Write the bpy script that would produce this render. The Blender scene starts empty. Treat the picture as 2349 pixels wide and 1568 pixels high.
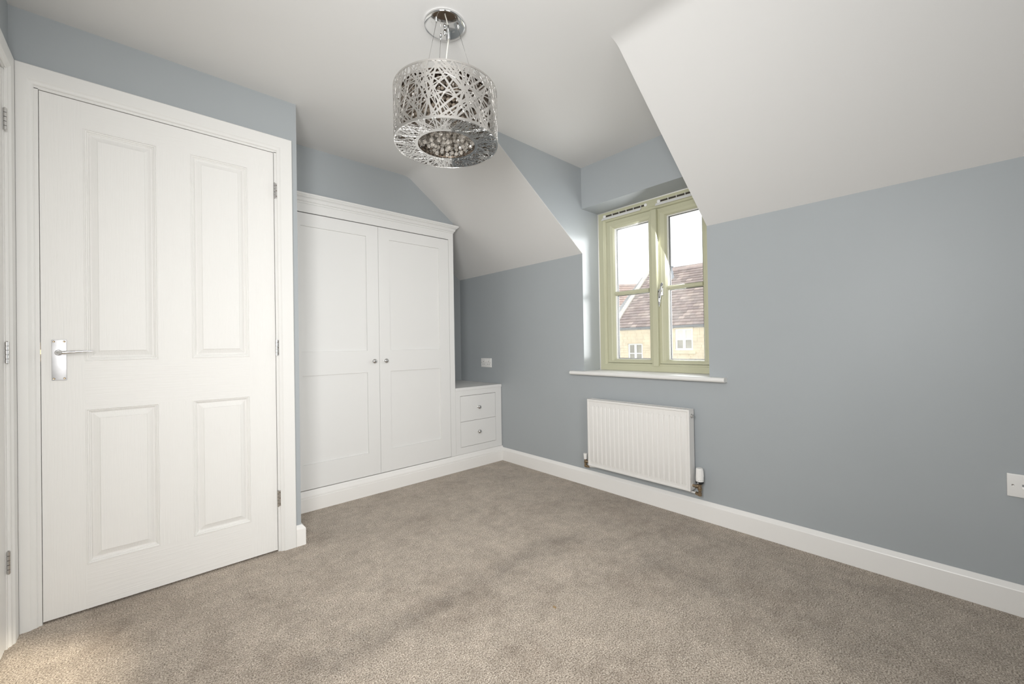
import bpy, bmesh, math, random
from mathutils import Vector, Matrix

rnd = random.Random(7)
C = bpy.context.scene.collection
SC = bpy.context.scene

# ------------------------------------------------------------------ camera
cam_d = bpy.data.cameras.new('camera')
cam_d.sensor_width = 36.0
cam_d.lens = 937.76 * 36.0 / 2349.0
cam_d.clip_start = 0.02
cam_d.clip_end = 300
cam = bpy.data.objects.new('camera', cam_d)
C.objects.link(cam)
YAW, PITCH, ROLL = math.radians(42.2 + 0.04095), math.radians(0.36902), math.radians(-0.92101)
fw = Vector((math.sin(YAW) * math.cos(PITCH), math.cos(YAW) * math.cos(PITCH), math.sin(PITCH)))
rt = Vector((math.cos(YAW), -math.sin(YAW), 0))
up = rt.cross(fw)
rt2 = rt * math.cos(ROLL) + up * math.sin(ROLL)
up2 = -rt * math.sin(ROLL) + up * math.cos(ROLL)
M = Matrix((rt2, up2, -fw)).transposed().to_4x4()
M.translation = Vector((0, 0, 1.01))
cam.matrix_world = M
SC.camera = cam

# ------------------------------------------------------------------ world, lamps, exposure
world = bpy.data.worlds.new('overcast_sky')
SC.world = world
world.use_nodes = True
wn = world.node_tree
bg = wn.nodes['Background']
bg.inputs['Color'].default_value = (0.97, 0.985, 1.0, 1)
bg.inputs['Strength'].default_value = 2.0

SC.view_settings.view_transform = 'Standard'
SC.view_settings.look = 'None'
SC.view_settings.gamma = 1.0
SC.view_settings.use_curve_mapping = False
SC.view_settings.exposure = 0.17


def area(name, loc, direction, sx, sy, power, col=(1, 1, 1), spread=180):
    d = bpy.data.lights.new(name, 'AREA')
    d.shape = 'RECTANGLE'
    d.size, d.size_y = sx, sy
    d.energy = power
    d.color = col
    d.spread = math.radians(spread)
    o = bpy.data.objects.new(name, d)
    C.objects.link(o)
    o.location = loc
    o.rotation_euler = Vector(direction).to_track_quat('-Z', 'Y').to_euler()
    return o


# daylight of the two windows behind and beside the photographer
area('rear_window_daylight', (0.10, -1.30, 1.20), (0.15, 1, -0.18), 0.8, 1.3, 10, (1.0, 0.985, 0.96), 85)
area('side_window_daylight', (-0.34, 0.22, 1.35), (1, 0.66, 0), 0.6, 0.9, 26, (1.0, 0.995, 0.98), 140)
# daylight of the dormer window in view
area('dormer_daylight', (2.74, 1.43, 1.36), (-0.85, 0.5, -0.35), 0.56, 1.05, 16, (0.97, 0.985, 1.0), 160)
# low sun that falls through the roof window behind the photographer
sp_d = bpy.data.lights.new('roof_window_sun', 'SPOT')
sp_d.energy = 9500
sp_d.color = (1.0, 0.88, 0.69)
sp_d.spot_size = math.radians(7)
sp_d.spot_blend = 0.1
sp_d.shadow_soft_size = 0.16
sp = bpy.data.objects.new('roof_window_sun', sp_d)
C.objects.link(sp)
_dir = Vector((-2.03, 2.77, -1.97)).normalized()
sp.location = Vector((1.87, -1.03, 2.00)) - _dir * 9.0
sp.rotation_euler = _dir.to_track_quat('-Z', 'Y').to_euler()

# ------------------------------------------------------------------ materials
MATS = {}


def principled(name, col, rough=0.5, metal=0.0, spec=0.5, bump=None, noise_col=None, trans=0.0, ior=1.5, coat=0.0):
    """bump=(scale, strength, stretch xyz); noise_col=(scale, amount)"""
    m = bpy.data.materials.new(name)
    m.use_nodes = True
    nt = m.node_tree
    b = nt.nodes['Principled BSDF']
    b.inputs['Base Color'].default_value = (*col, 1)
    b.inputs['Roughness'].default_value = rough
    b.inputs['Metallic'].default_value = metal
    b.inputs['Specular IOR Level'].default_value = spec
    b.inputs['Transmission Weight'].default_value = trans
    b.inputs['IOR'].default_value = ior
    b.inputs['Coat Weight'].default_value = coat
    tc = nt.nodes.new('ShaderNodeTexCoord')
    if bump:
        sc, st, stretch = bump
        mp = nt.nodes.new('ShaderNodeMapping')
        mp.inputs['Scale'].default_value = stretch
        nz = nt.nodes.new('ShaderNodeTexNoise')
        nz.inputs['Scale'].default_value = sc
        nz.inputs['Detail'].default_value = 4
        bp = nt.nodes.new('ShaderNodeBump')
        bp.inputs['Strength'].default_value = st
        bp.inputs['Distance'].default_value = 0.002
        nt.links.new(tc.outputs['Object'], mp.inputs['Vector'])
        nt.links.new(mp.outputs['Vector'], nz.inputs['Vector'])
        nt.links.new(nz.outputs['Fac'], bp.inputs['Height'])
        nt.links.new(bp.outputs['Normal'], b.inputs['Normal'])
    if noise_col:
        sc, am = noise_col
        nz = nt.nodes.new('ShaderNodeTexNoise')
        nz.inputs['Scale'].default_value = sc
        nz.inputs['Detail'].default_value = 5
        rp = nt.nodes.new('ShaderNodeValToRGB')
        rp.color_ramp.elements[0].position = 0.3
        rp.color_ramp.elements[1].position = 0.7
        rp.color_ramp.elements[0].color = (*[c * (1 - am) for c in col], 1)
        rp.color_ramp.elements[1].color = (*[min(1, c * (1 + am)) for c in col], 1)
        nt.links.new(tc.outputs['Object'], nz.inputs['Vector'])
        nt.links.new(nz.outputs['Fac'], rp.inputs['Fac'])
        nt.links.new(rp.outputs['Color'], b.inputs['Base Color'])
    MATS[name] = m
    return m


principled('grey_paint', (0.374, 0.399, 0.414), 0.45, spec=0.33, bump=(90, 0.06, (1, 1, 1)), noise_col=(1.3, 0.025))
principled('grey_eggshell', (0.374, 0.399, 0.414), 0.30, spec=1.0, bump=(40, 0.04, (1, 1, 1)))
principled('ceiling_paint', (0.715, 0.708, 0.695), 0.75, spec=0.25, bump=(60, 0.05, (1, 1, 1)))
principled('gloss_white', (0.755, 0.748, 0.727), 0.45, spec=0.3, bump=(40, 0.03, (1, 1, 1)))
principled('cabinet_white', (0.76, 0.755, 0.74), 0.55, spec=0.28)
principled('door_grain_up', (0.785, 0.775, 0.752), 0.46, spec=0.24, bump=(9, 0.5, (22, 22, 0.9)))
principled('door_grain_across', (0.785, 0.775, 0.752), 0.46, spec=0.24, bump=(9, 0.5, (0.9, 22, 22)))
principled('plastic_white', (0.82, 0.81, 0.79), 0.3)
principled('radiator_white', (0.755, 0.74, 0.715), 0.33)
principled('chrome', (0.78, 0.78, 0.78), 0.08, metal=1)
principled('mirror_steel', (0.80, 0.79, 0.775), 0.07, metal=1)
principled('brushed_steel', (0.64, 0.625, 0.605), 0.28, metal=1)
principled('satin_chrome', (0.62, 0.61, 0.60), 0.22, metal=1)
principled('plate_chrome', (0.52, 0.52, 0.53), 0.45, metal=1, noise_col=(30, 0.08))
principled('aged_brass', (0.36, 0.28, 0.19), 0.35, metal=1, noise_col=(120, 0.35))
principled('brass', (0.72, 0.52, 0.25), 0.3, metal=1)
principled('black_plastic', (0.015, 0.015, 0.016), 0.4)
principled('dark_gap', (0.05, 0.042, 0.035), 0.8)
principled('bronze_fitting', (0.16, 0.12, 0.09), 0.35, metal=1)
principled('sage_frame', (0.515, 0.508, 0.362), 0.42, bump=(30, 0.06, (1, 8, 1)))
principled('sealant', (0.83, 0.82, 0.78), 0.5)
principled('crystal', (0.95, 0.91, 0.85), 0.02, trans=0.80, ior=1.52)
principled('smoky_crystal', (0.46, 0.39, 0.32), 0.05, trans=0.60, ior=1.52)
principled('cord_clear', (0.80, 0.78, 0.70), 0.3)
principled('grey_mark', (0.28, 0.28, 0.28), 0.6)
principled('skirt_white', (0.84, 0.825, 0.80), 0.35)
principled('limestone', (0.74, 0.635, 0.475), 0.85, noise_col=(2.2, 0.10))
principled('lead_gutter', (0.30, 0.32, 0.36), 0.45)
principled('coping', (0.62, 0.57, 0.52), 0.9, noise_col=(3, 0.12))
principled('grey_slate', (0.40, 0.40, 0.41), 0.8, noise_col=(5, 0.15))
principled('red_tile', (0.52, 0.42, 0.39), 0.9, noise_col=(4, 0.12))
principled('frame_white', (0.88, 0.88, 0.86), 0.4)
principled('far_pane', (0.34, 0.32, 0.27), 0.12, spec=0.6, noise_col=(1.5, 0.25))
principled('far_blind', (0.72, 0.70, 0.64), 0.6)
principled('fleck_tan', (0.34, 0.23, 0.12), 0.8)
principled('outdoor_ground', (0.30, 0.30, 0.27), 0.95, noise_col=(0.6, 0.2))


def roof_tile_mat():
    m = bpy.data.materials.new('roof_tile')
    m.use_nodes = True
    nt = m.node_tree
    b = nt.nodes['Principled BSDF']
    b.inputs['Roughness'].default_value = 0.9
    a = nt.nodes.new('ShaderNodeVertexColor')
    a.layer_name = 'tile'
    tc = nt.nodes.new('ShaderNodeTexCoord')
    nz = nt.nodes.new('ShaderNodeTexNoise')
    nz.inputs['Scale'].default_value = 6
    nz.inputs['Detail'].default_value = 6
    mx = nt.nodes.new('ShaderNodeMix')
    mx.data_type = 'RGBA'
    mx.blend_type = 'OVERLAY'
    mx.inputs[0].default_value = 0.2
    nt.links.new(tc.outputs['Object'], nz.inputs['Vector'])
    nt.links.new(a.outputs['Color'], mx.inputs[6])
    nt.links.new(nz.outputs['Fac'], mx.inputs[7])
    nt.links.new(mx.outputs[2], b.inputs['Base Color'])
    MATS['roof_tile'] = m


roof_tile_mat()


def glass_mat():
    m = bpy.data.materials.new('window_glass')
    m.use_nodes = True
    nt = m.node_tree
    nt.nodes.clear()
    out = nt.nodes.new('ShaderNodeOutputMaterial')
    tr = nt.nodes.new('ShaderNodeBsdfTransparent')
    tr.inputs['Color'].default_value = (0.95, 0.96, 0.95, 1)
    gl = nt.nodes.new('ShaderNodeBsdfGlossy')
    gl.inputs['Roughness'].default_value = 0.02
    di = nt.nodes.new('ShaderNodeBsdfDiffuse')          # a film of dust on the pane
    di.inputs['Color'].default_value = (0.8, 0.79, 0.76, 1)
    fr = nt.nodes.new('ShaderNodeFresnel')
    fr.inputs['IOR'].default_value = 1.45
    tc = nt.nodes.new('ShaderNodeTexCoord')
    nz = nt.nodes.new('ShaderNodeTexNoise')
    nz.inputs['Scale'].default_value = 9
    nz.inputs['Detail'].default_value = 8
    mr = nt.nodes.new('ShaderNodeMapRange')
    mr.inputs['From Min'].default_value = 0.45
    mr.inputs['From Max'].default_value = 0.8
    mr.inputs['To Min'].default_value = 0.03
    mr.inputs['To Max'].default_value = 0.16
    m1 = nt.nodes.new('ShaderNodeMixShader')
    m2 = nt.nodes.new('ShaderNodeMixShader')
    nt.links.new(tc.outputs['Object'], nz.inputs['Vector'])
    nt.links.new(nz.outputs['Fac'], mr.inputs['Value'])
    nt.links.new(mr.outputs['Result'], m1.inputs['Fac'])
    nt.links.new(tr.outputs[0], m1.inputs[1])
    nt.links.new(di.outputs[0], m1.inputs[2])
    nt.links.new(fr.outputs[0], m2.inputs['Fac'])
    nt.links.new(m1.outputs[0], m2.inputs[1])
    nt.links.new(gl.outputs[0], m2.inputs[2])
    nt.links.new(m2.outputs[0], out.inputs['Surface'])
    MATS['window_glass'] = m


glass_mat()


def carpet_mat():
    m = bpy.data.materials.new('carpet')
    m.use_nodes = True
    nt = m.node_tree
    L = nt.links
    b = nt.nodes['Principled BSDF']
    b.inputs['Roughness'].default_value = 0.95
    b.inputs['Specular IOR Level'].default_value = 0.12
    b.inputs['Sheen Weight'].default_value = 0.25
    b.inputs['Sheen Roughness'].default_value = 0.5
    tc = nt.nodes.new('ShaderNodeTexCoord')

    def noise(scale, detail=3, rough=0.5, dist=0.0):
        n = nt.nodes.new('ShaderNodeTexNoise')
        n.inputs['Scale'].default_value = scale
        n.inputs['Detail'].default_value = detail
        n.inputs['Roughness'].default_value = rough
        n.inputs['Distortion'].default_value = dist
        L.new(tc.outputs['Object'], n.inputs['Vector'])
        return n

    def ramp(src, stops):
        r = nt.nodes.new('ShaderNodeValToRGB')
        e = r.color_ramp.elements
        e[0].position, e[0].color = stops[0][0], (*stops[0][1], 1)
        e[1].position, e[1].color = stops[-1][0], (*stops[-1][1], 1)
        for p, c in stops[1:-1]:
            k = e.new(p)
            k.color = (*c, 1)
        L.new(src, r.inputs['Fac'])
        return r

    def mul(a, bb, fac=1.0):
        x = nt.nodes.new('ShaderNodeMix')
        x.data_type = 'RGBA'
        x.blend_type = 'MULTIPLY'
        x.inputs[0].default_value = fac
        L.new(a, x.inputs[6])
        L.new(bb, x.inputs[7])
        return x.outputs[2]

    tuft = noise(215, 2, 0.65)
    base = ramp(tuft.outputs['Fac'], [(0.33, (0.135, 0.100, 0.072)), (0.45, (0.415, 0.345, 0.275)), (0.55, (0.54, 0.465, 0.388)), (0.67, (0.86, 0.785, 0.69))])
    mid = noise(26, 4, 0.65)
    midr = ramp(mid.outputs['Fac'], [(0.35, (0.86, 0.85, 0.83)), (0.65, (1.08, 1.08, 1.08))])
    wear = noise(2.6, 6, 0.68, 0.3)
    wearr = ramp(wear.outputs['Fac'], [(0.34, (0.80, 0.775, 0.755)), (0.48, (0.97, 0.965, 0.96)), (0.66, (1.05, 1.045, 1.04))])
    col = mul(base.outputs['Color'], midr.outputs['Color'])
    col = mul(col, wearr.outputs['Color'])
    blot = noise(8.5, 5, 0.62, 0.2)
    blotr = ramp(blot.outputs['Fac'], [(0.34, (0.87, 0.86, 0.85)), (0.5, (0.98, 0.98, 0.975)), (0.66, (1.07, 1.065, 1.06))])
    col = mul(col, blotr.outputs['Color'])
    # soiled lines where the edges of a bed stood, and a strip beside it: dirt plus painted-in light falloff
    sep = nt.nodes.new('ShaderNodeSeparateXYZ')
    L.new(tc.outputs['Object'], sep.inputs[0])
    wob = noise(3.2, 4, 0.6)

    def math_(op, a_, b_=None, c_=None):
        n_ = nt.nodes.new('ShaderNodeMath')
        n_.operation = op
        for k_, v_ in enumerate((a_, b_, c_)):
            if v_ is None:
                continue
            if isinstance(v_, (int, float)):
                n_.inputs[k_].default_value = v_
            else:
                L.new(v_, n_.inputs[k_])
        return n_.outputs[0]

    def smooth(v_, e0, e1, o0, o1):
        n_ = nt.nodes.new('ShaderNodeMapRange')
        n_.interpolation_type = 'SMOOTHSTEP'
        n_.inputs['From Min'].default_value = e0
        n_.inputs['From Max'].default_value = e1
        n_.inputs['To Min'].default_value = o0
        n_.inputs['To Max'].default_value = o1
        L.new(v_, n_.inputs['Value'])
        return n_.outputs['Result']

    w_ = math_('MULTIPLY_ADD', wob.outputs['Fac'], 0.30, -0.15)
    xx = math_('ADD', sep.outputs['X'], w_)
    yy = math_('ADD', sep.outputs['Y'], math_('MULTIPLY', w_, 0.7))
    line_a = math_('MULTIPLY', smooth(math_('ABSOLUTE', math_('SUBTRACT', yy, 1.40)), 0.0, 0.13, 1, 0),
                   math_('MULTIPLY', smooth(xx, 0.1, 0.45, 0, 1), smooth(xx, 1.55, 1.85, 1, 0)))
    line_b = math_('MULTIPLY', smooth(math_('ABSOLUTE', math_('SUBTRACT', xx, 1.72)), 0.0, 0.16, 1, 0), smooth(yy, 0.95, 1.45, 1, 0.0))
    strip = math_('MULTIPLY', smooth(xx, 1.66, 1.95, 0, 1), smooth(yy, 1.5, 2.2, 1, 0.35))
    stain = noise(5.5, 5, 0.7)
    st_ = smooth(stain.outputs['Fac'], 0.42, 0.62, 0.35, 1.0)
    soil_falloff = math_('ADD', math_('MULTIPLY', math_('MAXIMUM', line_a, line_b), math_('MULTIPLY', st_, 0.25)), math_('MULTIPLY', strip, 0.12))
    mxs = nt.nodes.new('ShaderNodeMix')
    mxs.data_type = 'RGBA'
    mxs.blend_type = 'MULTIPLY'
    mxs.inputs[7].default_value = (0.0, 0.0, 0.0, 1)
    L.new(soil_falloff, mxs.inputs[0])
    L.new(col, mxs.inputs[6])
    col = mxs.outputs[2]
    L.new(col, b.inputs['Base Color'])
    bp = nt.nodes.new('ShaderNodeBump')
    bp.inputs['Strength'].default_value = 0.9
    bp.inputs['Distance'].default_value = 0.006
    L.new(tuft.outputs['Fac'], bp.inputs['Height'])
    L.new(bp.outputs['Normal'], b.inputs['Normal'])
    MATS['carpet'] = m


carpet_mat()


# ------------------------------------------------------------------ mesh helpers
class MB:
    """collects shapes, then links them as ONE mesh object"""

    def __init__(self, *mats):
        self.bm = bmesh.new()
        self.mats = list(mats)
        self.mi = 0

    def use(self, mat):
        if mat not in self.mats:
            self.mats.append(mat)
        self.mi = self.mats.index(mat)
        return self

    def face(self, vs):
        try:
            f = self.bm.faces.new(vs)
            f.material_index = self.mi
            return f
        except ValueError:
            return None

    def poly(self, pts):
        return self.face([self.bm.verts.new(p) for p in pts])

    def box(self, x0, x1, y0, y1, z0, z1, bevel=0.0, segs=2):
        vs = [self.bm.verts.new((x, y, z)) for x in (x0, x1) for y in (y0, y1) for z in (z0, z1)]
        fs = []
        for q in ((0, 1, 3, 2), (4, 6, 7, 5), (0, 4, 5, 1), (2, 3, 7, 6), (0, 2, 6, 4), (1, 5, 7, 3)):
            fs.append(self.face([vs[i] for i in q]))
        if bevel > 0:
            es = set(e for f in fs for e in f.edges)
            r = bmesh.ops.bevel(self.bm, geom=list(es), offset=bevel, segments=segs, profile=0.6, affect='EDGES')
            for f in r['faces']:
                f.material_index = self.mi
        return self

    def prism(self, prof, axis, a0, a1, close=True):
        """prof: 2-D points in the plane across axis ('x': (y,z), 'y': (x,z), 'z': (x,y)), swept a0..a1"""
        def P(p, a):
            return {'x': (a, p[0], p[1]), 'y': (p[0], a, p[1]), 'z': (p[0], p[1], a)}[axis]
        A = [self.bm.verts.new(P(p, a0)) for p in prof]
        B = [self.bm.verts.new(P(p, a1)) for p in prof]
        n = len(prof)
        for i in range(n if close else n - 1):
            j = (i + 1) % n
            self.face([A[i], A[j], B[j], B[i]])
        if close:
            self.face(A[::-1])
            self.face(B)
        return self

    def lathe(self, prof, loc, axis=(0, 0, 1), seg=24, cap=True):
        """prof: (radius, height) along axis"""
        q = Vector(axis).normalized().to_track_quat('Z', 'Y')
        loc = Vector(loc)
        rings = []
        for r, h in prof:
            if r < 1e-6:
                rings.append([self.bm.verts.new(loc + q @ Vector((0, 0, h)))])
            else:
                rings.append([self.bm.verts.new(loc + q @ Vector((r * math.cos(2 * math.pi * k / seg), r * math.sin(2 * math.pi * k / seg), h))) for k in range(seg)])
        for a, b in zip(rings[:-1], rings[1:]):
            for k in range(seg):
                k2 = (k + 1) % seg
                if len(a) == 1 and len(b) == 1:
                    continue
                if len(a) == 1:
                    self.face([a[0], b[k], b[k2]])
                elif len(b) == 1:
                    self.face([a[k], a[k2], b[0]])
                else:
                    self.face([a[k], a[k2], b[k2], b[k]])
        if cap:
            if len(rings[0]) > 1:
                self.face(rings[0][::-1])
            if len(rings[-1]) > 1:
                self.face(rings[-1])
        return self

    def tube(self, pts, r, seg=8):
        pts = [Vector(p) for p in pts]
        rr = r if isinstance(r, (list, tuple)) else [r] * len(pts)
        rings = []
        ref = None
        for i, p in enumerate(pts):
            t = (pts[min(i + 1, len(pts) - 1)] - pts[max(i - 1, 0)]).normalized()
            if ref is None:
                ref = t.orthogonal().normalized()
            ref = (ref - t * ref.dot(t)).normalized()
            b = t.cross(ref)
            rings.append([self.bm.verts.new(p + (ref * math.cos(2 * math.pi * k / seg) + b * math.sin(2 * math.pi * k / seg)) * rr[i]) for k in range(seg)])
        for a, b in zip(rings[:-1], rings[1:]):
            for k in range(seg):
                k2 = (k + 1) % seg
                self.face([a[k], a[k2], b[k2], b[k]])
        self.face(rings[0][::-1])
        self.face(rings[-1])
        return self

    def build(self, name, parent=None, smooth=None, loc=None):
        bmesh.ops.recalc_face_normals(self.bm, faces=self.bm.faces[:])
        me = bpy.data.meshes.new(name)
        if loc is not None:                                   # put the object's origin at loc
            bmesh.ops.translate(self.bm, verts=self.bm.verts[:], vec=-Vector(loc))
        elif parent is not None:
            bmesh.ops.translate(self.bm, verts=self.bm.verts[:], vec=-world_loc(parent))
        self.bm.to_mesh(me)
        self.bm.free()
        for m in self.mats:
            me.materials.append(MATS[m])
        if smooth:
            me.shade_smooth()
            if smooth is not True:
                me.set_sharp_from_angle(angle=math.radians(smooth))
        o = bpy.data.objects.new(name, me)
        C.objects.link(o)
        if loc is not None:
            o.location = Vector(loc) - (world_loc(parent) if parent else Vector())
        if parent is not None:
            o.parent = parent
        return o


def world_loc(o):
    v = Vector(o.location)
    while o.parent:
        o = o.parent
        v += Vector(o.location)
    return v


def empty(name, loc):
    o = bpy.data.objects.new(name, None)
    o.empty_display_size = 0.1
    o.location = loc
    C.objects.link(o)
    return o


def tag(o, label=None, cat=None, group=None, kind=None):
    if label:
        o['label'] = label
    if cat:
        o['category'] = cat
    if group:
        o['group'] = group
    if kind:
        o['kind'] = kind
    return o


def struct(o, label=None):
    o['kind'] = 'structure'
    if label:
        o['label'] = label
    return o


def ring_loft(mb, rings, close_last=True):
    """rings: lists of 4 points; joins them one after the other, closes the last"""
    R = [[mb.bm.verts.new(p) for p in r] for r in rings]
    for a, b in zip(R[:-1], R[1:]):
        n = len(a)
        for k in range(n):
            mb.face([a[k], a[(k + 1) % n], b[(k + 1) % n], b[k]])
    if close_last:
        mb.face(R[-1])


# ------------------------------------------------------------------ the room's measures (metres)
W = 2.358            # window wall
XL = -0.348          # left wall
YD = 2.306           # wall with the panelled door
XR = 0.605           # corner where that wall ends
YF = 2.745           # wardrobe front
YG = 2.751           # wall above the wardrobe
YB = 3.355           # back of the niche
ZC = 2.272           # flat ceiling
XJ, ZK = 1.478, 1.658    # slope: starts on the ceiling at XJ, meets the window wall at ZK
Y1, Y2 = 0.955, 1.829    # dormer cheeks
YN = -1.34            # wall behind the photographer
SL = (ZC - ZK) / (W - XJ)
ZS = 0.812           # sill top
ZH = 1.977           # underside of the window head

# ------------------------------------------------------------------ floor
mb = MB('carpet')
mb.box(XL - 0.2, W + 0.3, YN - 0.2, YB + 0.15, -0.06, 0)
struct(mb.build('floor'), 'worn beige speckled carpet floor')

# ------------------------------------------------------------------ walls
mb = MB('grey_paint')
mb.box(W, W + 0.34, YN - 0.2, YB + 0.15, -0.05, ZS - 0.03)
mb.box(W, W + 0.34, Y2, YB + 0.15, ZS - 0.03, 1.74)
mb.box(W, W + 0.34, YN - 0.2, Y1, ZS - 0.03, 1.74)
mb.box(W, W + 0.34, Y1, Y2, ZH, ZC + 0.1)
mb.use('grey_eggshell')               # window reveals carry a glossier paint than the wall
mb.bm.faces.ensure_lookup_table()
for f_ in mb.bm.faces:
    ys_ = [v.co.y for v in f_.verts]
    if max(ys_) - min(ys_) < 1e-6 and min(abs(ys_[0] - Y1), abs(ys_[0] - Y2)) < 1e-6:
        f_.material_index = mb.mi
struct(mb.build('wall_right'), 'grey painted low wall under the slope with the window')

mb = MB('grey_eggshell')        # cheeks of the dormer
CHEEK = [(XJ, ZC + 0.003), (W, ZK + 0.003), (W, 1.74), (W + 0.34, 1.74), (W + 0.34, ZC + 0.1), (XJ, ZC + 0.1)]
mb.prism(CHEEK, 'y', Y2, Y2 + 0.1)
struct(mb.build('wall_dormer_left'), 'grey triangular cheek wall of the dormer beside the window')
mb = MB('grey_paint')
mb.prism(CHEEK, 'y', Y1 - 0.1, Y1)
struct(mb.build('wall_dormer_right'))

mb = MB('grey_paint')
DX0, DX1, DZ = -0.2795, 0.502, 1.993      # door opening
mb.box(XL - 0.2, DX0, YD, YG + 0.1, -0.05, ZC + 0.1)
mb.box(DX1, XR, YD, YG + 0.02, -0.05, ZC + 0.1)
mb.box(DX0, DX1, YD, YG + 0.1, DZ, ZC + 0.1)
mb.box(DX0, DX1, YD + 0.2, YG + 0.1, -0.05, DZ)
struct(mb.build('wall_front'), 'grey painted wall round the white panelled door')

mb = MB('grey_paint')
mb.box(XR - 0.02, 1.8735, YG, YB, 1.973, ZC + 0.1)
struct(mb.build('wall_far_upper'), 'grey gable wall above the fitted wardrobe')
mb = MB('grey_paint')
mb.box(XR - 0.02, W + 0.3, YB, YB + 0.15, -0.05, ZC + 0.1)
mb.box(XL - 0.2, XR + 0.0, YG + 0.1, YB + 0.15, -0.05, ZC + 0.1)
struct(mb.build('wall_far'), 'grey wall at the back of the niche beside the wardrobe')

mb = MB('grey_paint')
LY0, LY1 = 1.425, 2.205                  # opening of the second door
WY0, WY1, WZ0, WZ1 = -0.12, 0.56, 0.86, 1.84   # side window
mb.box(XL - 0.2, XL, LY1, YD + 0.02, -0.05, ZC + 0.1)
mb.box(XL - 0.2, XL, LY0, LY1, DZ, ZC + 0.1)
mb.box(XL - 0.2, XL - 0.1, LY0, LY1, -0.05, DZ)
mb.box(XL - 0.2, XL, WY1, LY0, -0.05, ZC + 0.1)
mb.box(XL - 0.2, XL, WY0, WY1, -0.05, WZ0)
mb.box(XL - 0.2, XL, WY0, WY1, WZ1, ZC + 0.1)
mb.box(XL - 0.2, XL, YN - 0.2, WY0, -0.05, ZC + 0.1)
struct(mb.build('wall_left'), 'grey painted wall at the left edge with a white door')

mb = MB('grey_paint')
RX0, RX1, RZ0, RZ1 = -0.3, 0.6, 0.6, 1.9   # rear window
mb.box(XL - 0.2, RX0, YN - 0.2, YN, -0.05, ZC + 0.1)
mb.prism([(RX1, -0.05), (W + 0.2, -0.05), (W + 0.2, ZK - 0.06), (W, ZK + 0.05), (XJ, ZC + 0.04), (RX1, ZC + 0.04)], 'y', YN - 0.2, YN)
mb.box(RX0, RX1, YN - 0.2, YN, -0.05, RZ0)
mb.box(RX0, RX1, YN - 0.2, YN, RZ1, ZC + 0.1)
struct(mb.build('wall_near'))


# ------------------------------------------------------------------ ceiling: flat, then a soft bend into the slope
def slope_z(x):
    return ZC - (x - XJ) * SL


def bend_profile():
    a, b = 0.045, 0.04
    p0 = Vector((XJ - a, ZC))
    p1 = Vector((XJ, ZC))
    u = Vector((1, -SL)).normalized()
    p2 = p1 + u * b
    pts = []
    for i in range(9):
        t = i / 8
        pts.append(p0 * (1 - t) ** 2 + p1 * 2 * t * (1 - t) + p2 * t * t)
    return [(p.x, p.y) for p in pts]


BEND = bend_profile()
NRM = Vector((SL, 1)).normalized() * 0.1


def shell(mb, pts, y0, y1):
    top = [(p[0] + (NRM.x if p[0] > XJ else 0), p[1] + 0.1 if p[0] <= XJ else p[1] + NRM.y) for p in pts]
    mb.prism(list(pts) + top[::-1], 'y', y0, y1)


mb = MB('ceiling_paint')
VX0, VX1, VY0, VY1 = 1.77, 1.965, -1.26, -0.79     # roof window
full = [(XL - 0.2, ZC)] + BEND + [(W + 0.06, slope_z(W + 0.06))]
shell(mb, full, VY1, Y1 - 0.0005)
shell(mb, full, Y2 + 0.0005, YB + 0.12)
shell(mb, full, YN - 0.2, VY0)
shell(mb, [(XL - 0.2, ZC)] + BEND + [(VX0, slope_z(VX0))], VY0, VY1)
shell(mb, [(VX1, slope_z(VX1)), (W + 0.06, slope_z(W + 0.06))], VY0, VY1)
mb.prism([(XL - 0.2, ZC), (W + 0.35, ZC), (W + 0.35, ZC + 0.1), (XL - 0.2, ZC + 0.1)], 'y', Y1 - 0.0006, Y2 + 0.0006)
struct(mb.build('ceiling', smooth=20), 'white ceiling, flat and then sloping down to the window wall')

# frame of the roof window behind the photographer
mb = MB('gloss_white')
for x0, x1, y0, y1 in ((VX0 - 0.02, VX0 + 0.02, VY0, VY1), (VX1 - 0.02, VX1 + 0.02, VY0, VY1)):
    xc = (x0 + x1) / 2
    mb.prism([(x0, slope_z(x0)), (x1, slope_z(x1)), (x1 + NRM.x, slope_z(x1) + NRM.y + 0.02), (x0 + NRM.x, slope_z(x0) + NRM.y + 0.02)], 'y', y0, y1)
for y in (VY0 - 0.01, VY1 - 0.01):
    mb.prism([(VX0, slope_z(VX0)), (VX1, slope_z(VX1)), (VX1 + NRM.x, slope_z(VX1) + NRM.y), (VX0 + NRM.x, slope_z(VX0) + NRM.y)], 'y', y, y + 0.02)
struct(mb.build('window_2'))


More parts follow.
